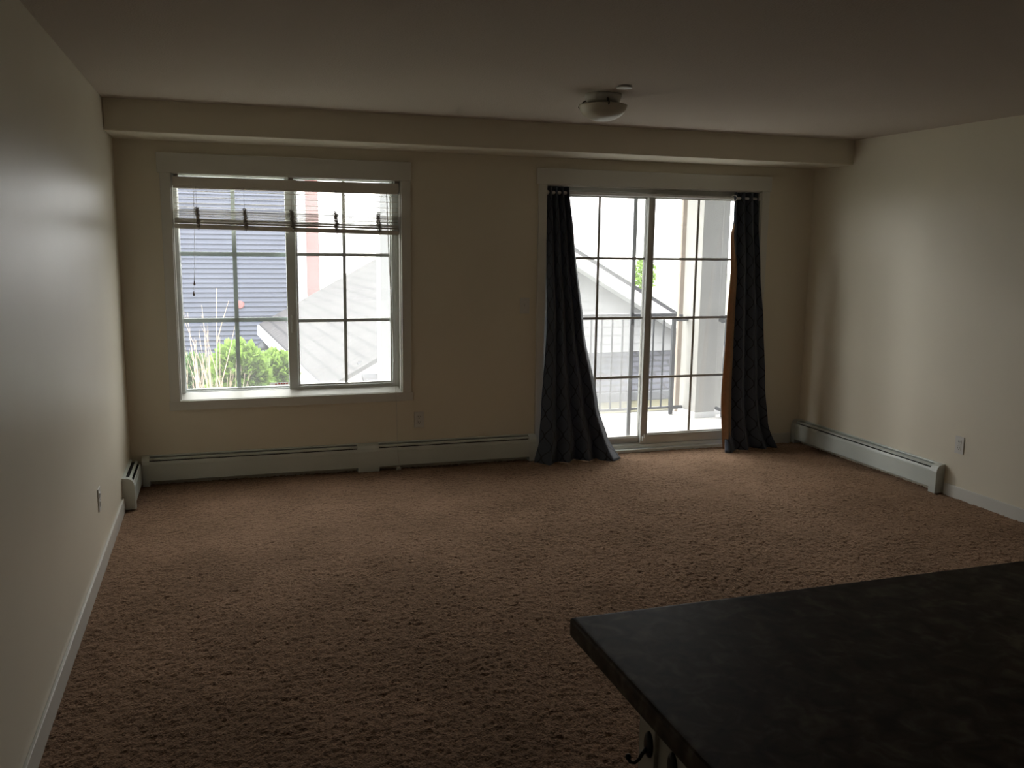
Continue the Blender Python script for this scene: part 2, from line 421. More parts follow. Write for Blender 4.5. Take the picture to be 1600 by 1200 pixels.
def bead(bm, b, e):
    """sloped bead, added so frame edges catch sky light, around an opening b=(x0,y0,z0,x1,y1,z1), widening towards the room"""
    x0, y0_, z0, x1, y1_, z1 = b
    O = [bm.verts.new(p) for p in ((x0-e, y0_-.010, z0-e), (x1+e, y0_-.010, z0-e), (x1+e, y0_-.010, z1+e), (x0-e, y0_-.010, z1+e))]
    I = [bm.verts.new(p) for p in ((x0, y1_, z0), (x1, y1_, z0), (x1, y1_, z1), (x0, y1_, z1))]
    B = [bm.verts.new(p) for p in ((x0-e, y1_, z0-e), (x1+e, y1_, z0-e), (x1+e, y1_, z1+e), (x0-e, y1_, z1+e))]
    for i in range(4):
        k = (i+1) % 4
        bm.faces.new((O[i], O[k], I[k], I[i])); bm.faces.new((I[i], I[k], B[k], B[i])); bm.faces.new((B[i], B[k], O[k], O[i]))
def sash(x0, x1, z0, z1, gy, fr, mw, mm, name, mv, mhs, gx0, gx1, gz0, gz1, scr=False):
    bm = bm_new(); fy0, fy1 = gy-.014, gy+.018
    box(bm, *wx(x0, fy0, z0, gx0, fy1, z1), bev=.003); box(bm, *wx(gx1, fy0, z0, x1, fy1, z1), bev=.003)
    box(bm, *wx(gx0, fy0, z0, gx1, fy1, gz0), bev=.002); box(bm, *wx(gx0, fy0, gz1, gx1, fy1, z1), bev=.002)
    bead(bm, wx(gx0, fy0, gz0, gx1, gy, gz1), .014)
    s = obj(name, bm, M['vinyl'], win)
    bm = bm_new(); box(bm, *wx(gx0-.004, gy, gz0-.004, gx1+.004, gy+.004, gz1+.004)); obj('pane', bm, M['glass'], s)
    bm = bm_new()
    box(bm, *wx(mv-mw/2, gy+.005, gz0, mv+mw/2, gy+.013, gz1))
    for z in mhs: box(bm, *wx(gx0, gy+.0055, z-mw/2, gx1, gy+.0125, z+mw/2))
    obj('grille', bm, mm, s)
    return s
sash(-.256, .465, WZ0+.04, WZ1-.009, D+.122, .04, .028, M['grille_daylit'], 'fixed_sash', .094, (1.088, 1.536), -.250, .438, .618, 2.044)
sr_ = sash(.432, 1.188, WZ0+.035, WZ1-.009, D+.088, .06, .022, M['bronze'], 'sliding_sash', .831, (1.078, 1.538), .508, 1.150, .632, 2.044)
bm = bm_new(); box(bm, *wx(.455, D+.066, 1.00, .472, D+.076, 1.12), bev=.003); obj('latch', bm, M['vinyl'], sr_)
bm = bm_new(); box(bm, *wx(.47, D+.128, WZ0+.035, 1.185, D+.130, WZ1-.04)); obj('insect_screen', bm, M['screen'], win)
bm = bm_new(); box(bm, *wx(.30, D+.1195, .605+.017, .43, D+.1215, .642)); wl = obj('warning_sticker', bm, M['sticker'], win)
bm = bm_new()
prism(bm, [(.335-.465, .626-WZ0), (.349-.465, .626-WZ0), (.342-.465, .638-WZ0)], .1185, .1195, 'Y')
for k in range(4): box(bm, .357+k*.018-.465, .1185, .629-WZ0, .370+k*.018-.465, .1195, .637-WZ0)
obj('red_marks', bm, M['sticker_red'], wl, label='red triangle and red print')

# ------------------------------------------------------------------ blind
bl = thing('window_blind', 'off-white slatted blind raised to the top of the window', 'blind', (.465, D+.035, 2.05))
BX0, BX1 = -.278, 1.205; bo = bl.location
def bb(bm, *a, **k): box(bm, a[0]-bo.x, a[1]-bo.y, a[2]-bo.z, a[3]-bo.x, a[4]-bo.y, a[5]-bo.z, **k)
bm = bm_new(); bb(bm, BX0, D+.004, 1.976, BX1, D+.010, 2.035, bev=.002); bb(bm, BX0, D+.002, 2.0, BX1, D+.004, 2.004)
obj('valance', bm, M['blind'], bl)
bm = bm_new(); bb(bm, BX0+.004, D+.011, 1.962, BX1-.004, D+.055, 2.024, bev=.002); obj('headrail', bm, M['blind'], bl)
for x in (BX0+.008, .455, BX1-.03):
    bm = bm_new(); bb(bm, x, D+.006, 2.022, x+.028, D+.06, 2.051); obj('bracket', bm, M['tape'], bl)
def tilt(x): return -.022*(x-BX0)/(BX1-BX0)
def slat(bm, z, th, y0_, y1_, tl=0, cup=.002):
    n = 8
    for side in range(1):
        pts = []
        for k in range(5):
            yy = y0_ + (y1_-y0_)*k/4; cz = cup*(1-((k-2)/2)**2)
            pts.append((yy-bo.y, cz))
        prof = [(a, b) for a, b in pts] + [(a, b-th) for a, b in pts[::-1]]
        A = [bm.verts.new((BX0-bo.x+.004, a, z+b-bo.z)) for a, b in prof]
        B = [bm.verts.new((BX1-bo.x-.004, a, z+b+tl-bo.z)) for a, b in prof]
        bm.faces.new(A); bm.faces.new(B[::-1]); m_ = len(prof)
        for i in range(m_): bm.faces.new((A[i], B[i], B[(i+1) % m_], A[(i+1) % m_]))
bm = bm_new()
for z, tl in ((1.944, 0), (1.906, 0), (1.868, -.002), (1.842, -.006)): slat(bm, z, .0016, D+.012, D+.060, tl)
rnd = random.Random(4)
z = 1.826
while z > 1.772:
    slat(bm, z, .0016, D+.010+rnd.uniform(0, .003), D+.058, -.014+rnd.uniform(-.003, .003)); z -= rnd.choice((.0052, .0064, .0074))
while z > 1.738:
    slat(bm, z, .0026, D+.008+rnd.uniform(0, .005), D+.058, -.02+rnd.uniform(-.002, .002)); z -= rnd.choice((.0030, .0032, .0048))
obj('slats', bm, M['blind'], bl)
bm = bm_new(); prism(bm, [(D+.008-bo.y, 0), (D+.060-bo.y, 0), (D+.060-bo.y, .030), (D+.008-bo.y, .030)], 0, 1)
for v in bm.verts:
    v.co.x = (BX0 if v.co.x < .5 else BX1)-bo.x; v.co.z += 1.704+tilt(v.co.x+bo.x)*1.1-bo.z
bmesh.ops.bevel(bm, geom=list(bm.edges), offset=.003, segments=2, affect='EDGES')
obj('bottom_rail', bm, M['blind'], bl)
for x in (-.135, .165, .470, .765, 1.060):
    bm = bm_new(); tube(bm, [(x-bo.x, D+.004-bo.y, 1.975-bo.z), (x-bo.x, D+.004-bo.y, 1.84-bo.z)], .0009, 6)
    tt = tilt(x)
    for yy in (D+.001, D+.06):                            # cords bunched in loose loops beside the stack
        zz = 1.838+tt*.6
        while zz > 1.716+tt:
            a0 = rnd.uniform(0, 3); rr = rnd.uniform(.006, .011); cx = x+rnd.uniform(-.006, .006)+(.838+1-zz)*.08
            tube(bm, [(cx+rr*math.cos(a0+k*.7)-bo.x, yy-bo.y-.002+.004*math.sin(a0+k), zz+rr*.7*math.sin(a0+k*.7)-bo.z) for k in range(9)], .0018, 5)
            zz -= .0045
    tube(bm, [(x+.008-bo.x, D+.004-bo.y, 1.705+tt-bo.z), (x+.008-bo.x, D+.004-bo.y, 1.698+tt-bo.z)], .004, 8)
    obj('ladder_cord', bm, M['tape'], bl)
bm = bm_new(); tube(bm, [(-.150-bo.x, D-.002-bo.y, 1.985-bo.z), (-.156-bo.x, D-.004-bo.y, 1.6-bo.z), (-.168-bo.x, D-.004-bo.y, 1.36-bo.z)], .0008, 5)
tube(bm, [(-.146-bo.x, D-.002-bo.y, 1.985-bo.z), (-.16-bo.x, D-.004-bo.y, 1.5-bo.z), (-.174-bo.x, D-.004-bo.y, 1.29-bo.z)], .0008, 5)
tcord = obj('tilt_cord', bm, M['cord'], bl)
for x, z in ((-.168, 1.345), (-.174, 1.275)):
    bm = bm_new(); lathe(bm, [(0, .018), (.003, .017), (.004, .006), (.0065, 0), (.006, -.012), (0, -.013)], (x-bo.x, D-.004-bo.y, z-bo.z), 14)
    obj('tassel', bm, M['tassel'], tcord, smooth=True)
bm = bm_new()
for dx in (0, .004):
    tube(bm, [(1.115+dx-bo.x, D-.002-bo.y, 1.975-bo.z), (1.128+dx-bo.x, D-.006-bo.y, 1.5-bo.z), (1.15+dx*.6-bo.x, D-.014-bo.y, 1.0-bo.z),
              (1.166-bo.x, D-.024-bo.y, .62-bo.z), (1.172-bo.x, D-.03-bo.y, .45-bo.z), (1.168-bo.x, D-.06-bo.y, .25-bo.z),
              (1.170-bo.x, D-.082-bo.y, .12-bo.z), (1.178-bo.x, D-.09-bo.y, .03-bo.z)], .0017, 5)
lc = obj('lift_cord', bm, M['cord'], bl)
bm = bm_new(); lathe(bm, [(0, .02), (.004, .018), (.006, 0), (.005, -.01), (0, -.011)], (1.157-bo.x, D-.024-bo.y, .79-bo.z), 12)
obj('cord_stop', bm, M['plate'], lc, smooth=True)
bm = bm_new()
for k in range(10):
    a0 = k*.9; tube(bm, [(1.170+.016*math.cos(a0+q*.6)-bo.x, D-.094+.008*math.sin(a0+q)-bo.y, .016+.010*math.sin(a0*1.7+q*.8)-bo.z) for q in range(6)], .0025, 5)
obj('cord_knot', bm, M['cord'], lc)

# ------------------------------------------------------------------ patio door
bm = bm_new()
casing(bm, 2.222, D-t-.004, DZ1, 4.206, D, 2.180)
casing(bm, 2.238, D-t, 0, DX0, D, DZ1); casing(bm, DX1, D-t, 0, 4.196, D, DZ1)
tag(obj('trim_3', bm, M['trim']), 'flat white casing around the patio door', 'casing', kind='structure')
dr = thing('door_1', 'sliding glass patio door with grilles, opening to the balcony', 'door', (3.215, D, 0), kind='structure')
def dx_(*a): return (a[0]-3.215, a[1]-D, a[2], a[3]-3.215, a[4]-D, a[5])
bm = bm_new()
box(bm, *dx_(DX0, D, 0, DX0+.008, D+.06, DZ1)); box(bm, *dx_(DX1-.008, D, 0, DX1, D+.06, DZ1)); box(bm, *dx_(DX0, D, DZ1-.008, DX1, D+.06, DZ1))
obj('jamb_liner', bm, M['trim'], dr)
bm = bm_new()
box(bm, *dx_(DX0, D+.05, 0, DX0+.035, D+.17, DZ1), bev=.003); box(bm, *dx_(DX1-.035, D+.05, 0, DX1, D+.17, DZ1), bev=.003)
box(bm, *dx_(DX0, D+.05, DZ1-.035, DX1, D+.17, DZ1), bev=.003)
obj('door_frame', bm, M['doorframe'], dr)
bm = bm_new()
box(bm, *dx_(DX0, D-.005, -.02, DX1, D+.045, .018), bev=.003); box(bm, *dx_(DX0, D+.04, -.02, DX1, D+.18, .045), bev=.003)
box(bm, *dx_(DX0, D+.058, .04, DX1, D+.063, .055)); box(bm, *dx_(DX0, D+.10, .04, DX1, D+.105, .055))
obj('threshold', bm, M['vinyl'], dr)
ROWS = (.588, 1.061, 1.526)
def door_panel(name, x0, x1, gx0, gx1, gy, gz0, mx_):
    bm = bm_new(); fa, fb = gy-.018, gy+.018; z0, z1 = .05, DZ1-.03; gz1 = 1.987
    box(bm, *dx_(x0, fa, z0, gx0, fb, z1), bev=.004); box(bm, *dx_(gx1, fa, z0, x1, fb, z1), bev=.004)
    box(bm, *dx_(gx0, fa, z0, gx1, fb, gz0), bev=.003); box(bm, *dx_(gx0, fa, gz1, gx1, fb, z1), bev=.003)
    bead(bm, dx_(gx0, fa, gz0, gx1, gy, gz1), .012)
    p = obj(name, bm, M['doorframe'], dr)
    bm = bm_new(); box(bm, *dx_(gx0-.004, gy, gz0-.004, gx1+.004, gy+.004, gz1+.004)); obj('pane', bm, M['glass'], p)
    bm = bm_new(); mw = .019
    box(bm, *dx_(mx_-mw/2, gy-.006, gz0, mx_+mw/2, gy-.001, gz1))
    for z in ROWS: box(bm, *dx_(gx0, gy-.0055, z-mw/2, gx1, gy-.0012, z+mw/2))
    obj('grille', bm, M['bronze'], p)
    return p
door_panel('fixed_panel', 2.335, 3.22, 2.385, 3.165, D+.108, .108, 2.775)
sp_ = door_panel('sliding_panel', 3.165, 4.10, 3.222, 3.985, D+.066, .135, 3.605)
bm = bm_new(); box(bm, *dx_(3.176, D+.030, .072, 3.206, D+.049, .112), bev=.004); tube(bm, [(3.19-3.215, .03, .10), (3.19-3.215, .03, .13)], .006, 8)
obj('foot_lock', bm, M['plate'], sp_, label='white foot lock')
bm = bm_new()                                             # outside insect-screen panel, parked behind the fixed half
for a in ((3.090, 3.120), (2.36, 2.40)): box(bm, *dx_(a[0], D+.150, .055, a[1], D+.165, 2.03), bev=.002)
box(bm, *dx_(2.36, D+.150, .055, 3.12, D+.165, .095)); box(bm, *dx_(2.36, D+.150, 1.99, 3.12, D+.165, 2.03))
scp = obj('screen_panel', bm, mat('light_grey_screen_frame', (.30, .31, .33), .5, noise=(9, .04)), dr)
bm = bm_new(); box(bm, *dx_(2.39, D+.156, .09, 3.095, D+.158, 2.0)); obj('insect_screen', bm, M['screen'], scp)
bm = bm_new(); box(bm, *dx_(3.092, D+.140, 1.00, 3.118, D+.150, 1.10), bev=.003); obj('screen_latch', bm, M['railing'], scp, label='dark grey latch')

# ------------------------------------------------------------------ curtain rod and curtains
RY, RZ = D+.022, 2.008
rod = thing('curtain_rod', 'brushed steel tension rod across the patio door head', 'curtain rod', (3.215, RY, RZ))
bm = bm_new(); tube(bm, [(-.905, 0, 0), (.15, 0, 0)], .0125, 20); tube(bm, [(.1, 0, 0), (.905, 0, 0)], .0105, 20)
obj('pole', bm, M['rod'], rod, smooth=True)
for s in (-1, 1):
    bm = bm_new(); tube(bm, [(s*.909, 0, 0), (s*.895, 0, 0)], .017, 20); obj('end_cap', bm, M['plate'], rod)

def interp(keys, v):
    for (a, x), (b, y) in zip(keys, keys[1:]):
        if v <= b:
            q = (v-a)/(b-a); q = q*q*(3-2*q)*.5 + q*.5; return x+(y-x)*q
    return keys[-1][1]
def sheet(bm, xl, xr, yc, amp, N, ph, z0, z1, nu=120, nv=110, u0=0, u1=1, cloth=.9, wob=.008, flare=None, seed=0):
    uvl = bm.loops.layers.uv.new('UVMap'); V = []
    for j in range(nv+1):
        v = j/nv; row = []
        for i in range(nu+1):
            u = u0+(u1-u0)*i/nu
            a, b = interp(xl, v), interp(xr, v); A = interp(amp, v)
            th = 2*math.pi*N*u+ph
            x = a+(b-a)*(u + .15/(2*math.pi*N)*math.sin(2*th))
            nn = mnoise.noise(Vector((u*3+seed, v*2.5, seed)))
            y = interp(yc, v)+A*math.sin(th)+wob*nn*v*2
            z = z0+(z1-z0)*v
            if flare: x, y, z = flare(u, v, x, y, z)
            row.append((bm.verts.new((x, y, z)), u*cloth, v*(z0-z1)))
        V.append(row)
    for j in range(nv):
        for i in range(nu):
            q = [V[j][i], V[j][i+1], V[j+1][i+1], V[j+1][i]]
            f = bm.faces.new([p[0] for p in q])
            for l, p in zip(f.loops, q): l[uvl].uv = (p[1], p[2])
def solidify(o, th):
    md = o.modifiers.new('thickness', 'SOLIDIFY'); md.thickness = th; md.offset = 0

# left curtain
cl = thing('curtain', 'dark blue-grey patterned curtain hanging left of the patio door, its hem pooled on the carpet', 'curtain', (0, 0, 0), group='pair of patio door curtains')
def flareL(u, v, x, y, z):
    if v > .93:
        q = (v-.93)/.07; z += .004*math.sin(u*23)*q; y -= .05*q*q*(.6+.4*math.sin(u*9)); 
        if u > .8: x += .05*q*(u-.8)/.2; y -= .03*q
    return x, y, max(z, -.005)
bm = bm_new()
sheet(bm, [(0, 2.312), (.5, 2.312), (.8, 2.272), (.93, 2.25), (1, 2.20)], [(0, 2.495), (.18, 2.535), (.5, 2.605), (.8, 2.735), (.95, 2.83), (1, 2.85)],
      [(0, D+.018), (.3, D-.02), (.5, D-.06), (.75, D-.075), (1, D-.115)], [(0, .024), (.3, .020), (.7, .024), (1, .04)], 4, 1.2, 2.052, -.006, flare=flareL, cloth=.95, seed=1.3)
o = obj('cloth', bm, M['curtain'], cl, smooth=True); solidify(o, .002)
# right curtain
cr_ = thing('curtain', 'dark slate curtain with ogee lattice and tan lining edge, hanging right of the patio door', 'curtain', (0, 0, 0), group='pair of patio door curtains')
def flareR(u, v, x, y, z):
    if v > .93:
        q = (v-.93)/.07; z += .004*math.sin(u*19+1)*q; y -= .05*q*q*(.6+.4*math.sin(u*8))
        if u < .25: x -= .05*q*(.25-u)/.25; y -= .05*q*(1-u*4)
    return x, y, max(z, -.005)
RLx = [(0, 3.885), (.12, 3.88), (.3, 3.86), (.5, 3.84), (.8, 3.83), (1, 3.84)]
bm = bm_new()
sheet(bm, RLx, [(0, 4.105), (.3, 4.118), (.5, 4.165), (.75, 4.205), (.9, 4.235), (1, 4.30)],
      [(0, D+.018), (.12, D+.0), (.3, D-.052), (.75, D-.075), (1, D-.11)], [(0, .024), (.3, .022), (.7, .026), (1, .04)], 3, 3.6, 2.055, -.006, flare=flareR, cloth=.62, seed=4.1)
o = obj('cloth', bm, M['curtain'], cr_, smooth=True); solidify(o, .002)
bm = bm_new()
def flareT(u, v, x, y, z):
    return x, y, max(z, -.005)
sheet(bm, [(0, 3.905), (.1, 3.885), (.16, 3.855), (.3, 3.835), (.5, 3.815), (.8, 3.79), (.95, 3.80), (1, 3.81)],
      [(0, 3.90), (.12, 3.89), (.3, 3.90), (.5, 3.895), (.8, 3.89), (1, 3.88)],
      [(0, D+.02), (.15, D-.02), (.3, D-.082), (.75, D-.105), (1, D-.15)], [(0, .006), (.5, .012), (1, .014)], 1.2, .3, 2.03, .010, nu=24, flare=flareT, seed=9)
o = obj('lining', bm, M['lining'], cr_, smooth=True, label='tan brown lining edge'); solidify(o, .0015)
bm = bm_new(); dv = Vector((.75, -.66, 0))                 # eyelet ring facing the room, on the leading fold
tube(bm, [Vector((3.884, D+.003, 2.008)) + (dv*math.cos(q) + Vector((0, 0, 1))*math.sin(q))*.022 for q in [2*math.pi*j/24 for j in range(25)]], .0038, 8, caps=False)
obj('grommet', bm, M['rod'], cr_, smooth=True, label='silver metal ring')

# ------------------------------------------------------------------ baseboard heaters (local: X along the wall, wall at y=0, room towards -y)
PROF = [(0, .03), (0, .195), (-.030, .193), (-.052, .184), (-.064, .166), (-.069, .145), (-.071, .03)]
def cap_part(name, x0, x1, par, z0=.0, grow=.002, label=None):
    pts = [(0, z0), (0, .197)] + [(a-grow, b+.002) for a, b in PROF[2:-1]] + [(-.071-grow, z0)]
    bm = bm_new(); prism(bm, pts, x0, x1); return obj(name, bm, M['heater'], par, label=label)
def heater_section(x0, x1, par):
    bm = bm_new(); box(bm, x0, -.004, .02, x1, 0, .194); prism(bm, [(0, .190), (0, .197), (-.014, .197), (-.018, .190), (-.015, .188)], x0, x1)
    obj('back_plate', bm, M['heater'], par)
    bm = bm_new(); prism(bm, [(-.036, .172), (-.036, .186), (-.050, .181), (-.049, .170)], x0, x1)
    obj('damper', bm, M['heater'], par)
    bm = bm_new(); prism(bm, [(-.060, .166), (-.066, .166), (-.069, .152), (-.071, .034), (-.066, .030), (-.064, .034), (-.064, .15)], x0, x1)
    box(bm, x0, -.0725, .140, x1, -.068, .1425)
    obj('front_panel', bm, M['heater'], par)
    bm = bm_new(); box(bm, x0, -.060, .035, x1, -.005, .160); box(bm, x0, -.035, .15, x1, -.005, .176)  # solid black fill makes the slots read as deep shade
    n = int((x1-x0)/.02)
    for k in range(n): box(bm, x0+k*.02, -.061, .05, x0+k*.02+.004, -.005, .164)
    obj('fins_and_shade_fill', bm, M['fins_shade'], par)
ht = thing('baseboard_heater', 'long white hydronic baseboard heater under the window, in two sections with a joint cover', 'heater', (.85, D, 0), group='baseboard heaters')
heater_section(-1.355, .04, ht); heater_section(.18, 1.335, ht)
cap_part('end_cap', -1.395, -1.35, ht); cap_part('joint_cover', .033, .186, ht, z0=0); cap_part('end_cap', 1.328, 1.386, ht)
ht = thing('baseboard_heater', 'short white baseboard heater on the left wall at the corner, seen end-on', 'heater', (XL, 5.985, 0), math.pi/2, group='baseboard heaters')
# rotated +90: local x -> +Y, local -y -> +X
heater_section(-.275, .205, ht)
cap_part('end_cap', -.295, -.25, ht)
ht = thing('baseboard_heater', 'white baseboard heater along the right wall beyond the outlet', 'heater', (XR, 5.46, 0), -math.pi/2, group='baseboard heaters')
heater_section(-.79, .79, ht)
cap_part('end_cap', .75, .81, ht); cap_part('end_cap', -.814, -.76, ht)

# ------------------------------------------------------------------ outlets and switch (local: plate in XZ, room towards -y)
def duplex(name_label, loc, rz, cat='outlet'):
    o = thing('wall_outlet', name_label, cat, loc, rz, group='wall outlets')
    bm = bm_new(); box(bm, -.036, -.006, -.058, .036, 0, .058, bev=.0025); obj('cover_plate', bm, M['plate'], o)
    for s in (-1, 1):
        bm = bm_new(); box(bm, -.017, -.0085, s*.0205-.014, .017, -.004, s*.0205+.014, bev=.003); rc = obj('receptacle', bm, M['plate'], o)
        bm = bm_new()
        for x, h_ in ((-.007, .005), (.007, .004)): box(bm, x-.0012, -.0090, s*.0205-h_+.003, x+.0012, -.0080, s*.0205+h_+.003)
        tube(bm, [(0, -.0090, s*.0205-.008), (0, -.0080, s*.0205-.008)], .0028, 10)
        obj('socket_holes', bm, M['slot'], rc)
    bm = bm_new(); tube(bm, [(0, -.0078, 0), (0, -.005, 0)], .003, 12); obj('screw', bm, M['rod'], o)
duplex('white outlet low on the far wall, right of the window and above the heater', (1.341, D, .35), 0)
duplex('white outlet on the left wall just before the corner heater', (XL, 4.68, .36), math.pi/2)
duplex('white outlet on the right wall above the heater end', (XR, 4.545, .355), -math.pi/2)
sw = thing('light_switch', 'white wall switch beside the patio door casing', 'switch', (2.145, D, 1.175))
bm = bm_new(); box(bm, -.038, -.006, -.060, .038, 0, .060, bev=.0025); obj('cover_plate', bm, M['plate'], sw)
bm = bm_new(); box(bm, -.005, -.016, -.004, .005, -.004, .012, bev=.001); obj('toggle', bm, M['plate'], sw)
for s in (-1, 1):
    bm = bm_new(); tube(bm, [(0, -.0075, s*.03), (0, -.005, s*.03)], .003, 10); obj('screw', bm, M['rod'], sw)

# ------------------------------------------------------------------ ceiling fixture and cover disc
cf = thing('ceiling_light', 'flush ceiling light with frosted glass bowl held by three clips', 'ceiling lamp', (2.003, 4.60, H))
bm = bm_new(); lathe(bm, [(0, 0), (.098, 0), (.100, -.012), (.092, -.034), (.085, -.044), (0, -.044)]); obj('pan', bm, M['trim'], cf, smooth=True)
prof = [(.129, -.056), (.132, -.060), (.130, -.064)]
for k in range(1, 13):
    a = k/12*math.pi/2; prof.append((  .127*math.cos(a), -.064-.076*math.sin(a)))
prof[-1] = (0, -.14)
inner = [(max(r-.004, 0), z+.004) for r, z in prof[3:]][::-1]
bm = bm_new(); lathe(bm, [(.129, -.056)] + prof[1:] + inner + [(.124, -.058), (.129, -.056)], n=56)
obj('glass_bowl', bm, M['frost'], cf, smooth=True)
for k in range(3):
    a = math.radians(-20+120*k+40); c_, s_ = math.cos(a), math.sin(a)
    bm = bm_new(); tube(bm, [(r*c_, r*s_, z) for r, z in ((.086, -.035), (.10, -.030), (.112, -.036), (.116, -.048), (.124, -.052), (.134, -.054), (.137, -.062), (.130, -.068))], .004, 8)
    tube(bm, [(.112*c_, .112*s_, -.036), (.112*c_, .112*s_, -.050)], .0065, 10)
    obj('clip', bm, M['pewter'], cf, smooth=True)
bm = bm_new(); lathe(bm, [(0, 0), (.032, 0), (.032, -.006), (.041, -.007), (.042, -.009), (.040, -.012), (0, -.0125)], n=36)
o = obj('sprinkler_cover', bm, M['plate'], smooth=False); o.location = (1.992, 4.31, H)
tag(o, 'small flat white disc on the ceiling behind the lamp', 'sprinkler cover')

# ------------------------------------------------------------------ kitchen island: worktop, cabinet, hooks
CX, CY, CZ = .632, 1.547, .92
bm = bm_new(); box(bm, CX, -.35, CZ-.040, 2.75, CY, CZ, bev=.010, seg=4)
o = obj('countertop', bm, M['counter'], smooth=False)
tag(o, 'dark mottled laminate countertop in the bottom right foreground', 'countertop')
isl = thing('kitchen_island', 'white panelled island base under the dark countertop', 'cabinet', (1.68, .6, 0))
bm = bm_new(); box(bm, .660-1.68, -.28-.6, .0, 2.70-1.68, 1.262-.6, CZ-.041, bev=.002); obj('body', bm, M['cabinet'], isl)
bm = bm_new(); box(bm, .652-1.68, 1.21-.6, .0, .664-1.68, 1.266-.6, CZ-.042, bev=.0015); obj('corner_stile', bm, M['cabinet'], isl)
def hook(loc, label):
    h = thing('coat_hook', label, 'hook', loc, group='hooks on the island side')
    bm = bm_new(); lathe(bm, [(0, .005), (.008, .005), (.0115, .003), (.0125, 0), (0, 0)], n=28)
    for v in bm.verts: x, y, z = v.co; v.co = (-z*1.2, x*1.15, y*1.9)
    obj('back_plate', bm, M['blackmetal'], h, smooth=True)
    bm = bm_new(); tube(bm, [(-.003, 0, -.006), (-.012, 0, -.014), (-.018, 0, -.024), (-.026, 0, -.029), (-.034, 0, -.026), (-.038, 0, -.018)],
                       [.0035, .0035, .003, .003, .003, .0036], 10)
    obj('prong', bm, M['blackmetal'], h, smooth=True)
    bm = bm_new(); lathe(bm, [(0, .0052), (.004, .004), (.0052, 0), (.004, -.004), (0, -.0052)], (-.038, 0, -.016), 14)
    obj('ball_tip', bm, M['blackmetal'], h, smooth=True)
hook((.652, 1.228, .828), 'black iron hook on the island side, nearer the far corner')
hook((.660, 1.160, .828), 'black iron hook on the island side, cut by the bottom edge of the photo')

# ------------------------------------------------------------------ balcony
ZD = -.08
bm = bm_new(); box(bm, 1.30, D+TW+.021, ZD-.22, 5.2, 8.16, ZD, bev=.01)
tag(obj('balcony_deck', bm, M['deck']), 'pale balcony floor outside the patio door', 'balcony floor', kind='structure')
bm = bm_new(); box(bm, 1.30, D+TW+.021, 2.62, 5.2, 8.2, 2.85, bev=.01)
tag(obj('balcony_roof', bm, M['white_ext']), 'white slab above the balcony', 'balcony roof', kind='structure')
def column(x0, x1, y0_, y1_, label, m_='stucco'):
    c = thing('balcony_column', label, 'column', ((x0+x1)/2, (y0_+y1_)/2, ZD))
    hx, hy = (x1-x0)/2, (y1_-y0_)/2
    bm = bm_new(); box(bm, -hx, -hy, 0, hx, hy, 2.70, bev=.006); obj('shaft', bm, M[m_], c)
    bm = bm_new(); box(bm, -hx-.008, -hy-.008, 0, hx+.008, hy+.008, .055, bev=.004); obj('base_trim', bm, M['white_ext'], c)
    return c
column(4.468, 4.690, 7.745, 8.08, 'square grey stucco column at the right end of the balcony railing')
column(4.70, 4.83, 7.86, 8.08, 'narrow pale pilaster tucked behind the grey balcony column')
column(1.335, 1.52, 7.86, 8.05, 'white balcony corner post seen through the right edge of the window', 'white_ext')
ds = thing('downspout', 'pinkish beige rain downspout running down beside the balcony column', 'downspout', (4.462, 8.12, ZD))
bm = bm_new(); box(bm, -.028, -.022, 0, .028, .022, 2.70, bev=.008); obj('pipe', bm, M['downspout'], ds)
for z in (.62, 1.9):
    bm = bm_new(); box(bm, -.031, -.026, z, .031, .026, z+.03, bev=.004); obj('strap', bm, M['downspout'], ds)
def railing(label, loc, rz, L, n):
    r = thing('balcony_railing', label, 'railing', loc, rz)
    bm = bm_new(); box(bm, 0, -.022, 1.000, L, .022, 1.035, bev=.006); obj('top_rail', bm, M['railing'], r)
    bm = bm_new(); box(bm, 0, -.012, .062, L, .012, .085, bev=.003); obj('bottom_rail', bm, M['railing'], r)
    for x in (0.0, L-.036):
        bm = bm_new(); box(bm, x, -.018, 0, x+.036, .018, 1.0, bev=.003); obj('post', bm, M['railing'], r)
    for k in range(1, n):
        x = L-.018-k*.1125
        if x < .04: break
        bm = bm_new(); box(bm, x-.007, -.007, .085, x+.007, .007, 1.0); obj('baluster', bm, M['railing'], r)
    bm = bm_new(); box(bm, L, -.03, .955, L+.13, .02, .99, bev=.006); tube(bm, [(L+.06, 0, .95), (L+.06, 0, 1.02)], .02, 12); obj('wall_bracket', bm, M['railing'], r)
    bm = bm_new(); tube(bm, [(L, 0, .07), (L+.11, 0, .07)], .018, 12); obj('wall_bracket', bm, M['railing'], r)
    return r
railing('dark metal balcony railing with thin balusters facing the neighbouring house', (1.53, 7.986, ZD), 0, 2.81, 26)
railing('side run of dark balcony railing, mostly hidden behind the right curtain', (4.76, 6.60, ZD), math.pi/2, 1.12, 10)

# ------------------------------------------------------------------ outside
bm = bm_new(); box(bm, -60, D+TW, -3.3, 90, 120, -3.0)
tag(obj('yard_ground', bm, M['ground']), 'gravel and grass yard far below the balcony', 'ground', kind='structure')

def laps(bm, x0, x1, y, z0, z1, pitch, proud=.018, right_top=None):
    """horizontal lap boards, each a sloped wedge facing -Y; right_top(z) trims the right end"""
    z = z0
    while z < z1-1e-6:
        zt = min(z+pitch, z1); a, b = x0, x1
        if right_top:
            lim = right_top(zt)
            if lim is None: break
            a, b = max(a, lim[0]), min(b, lim[1])
            if b-a < .05: break
        prism(bm, [(y, z), (y-proud, z), (y-.002, zt), (y, zt)], a, b)
        z += pitch

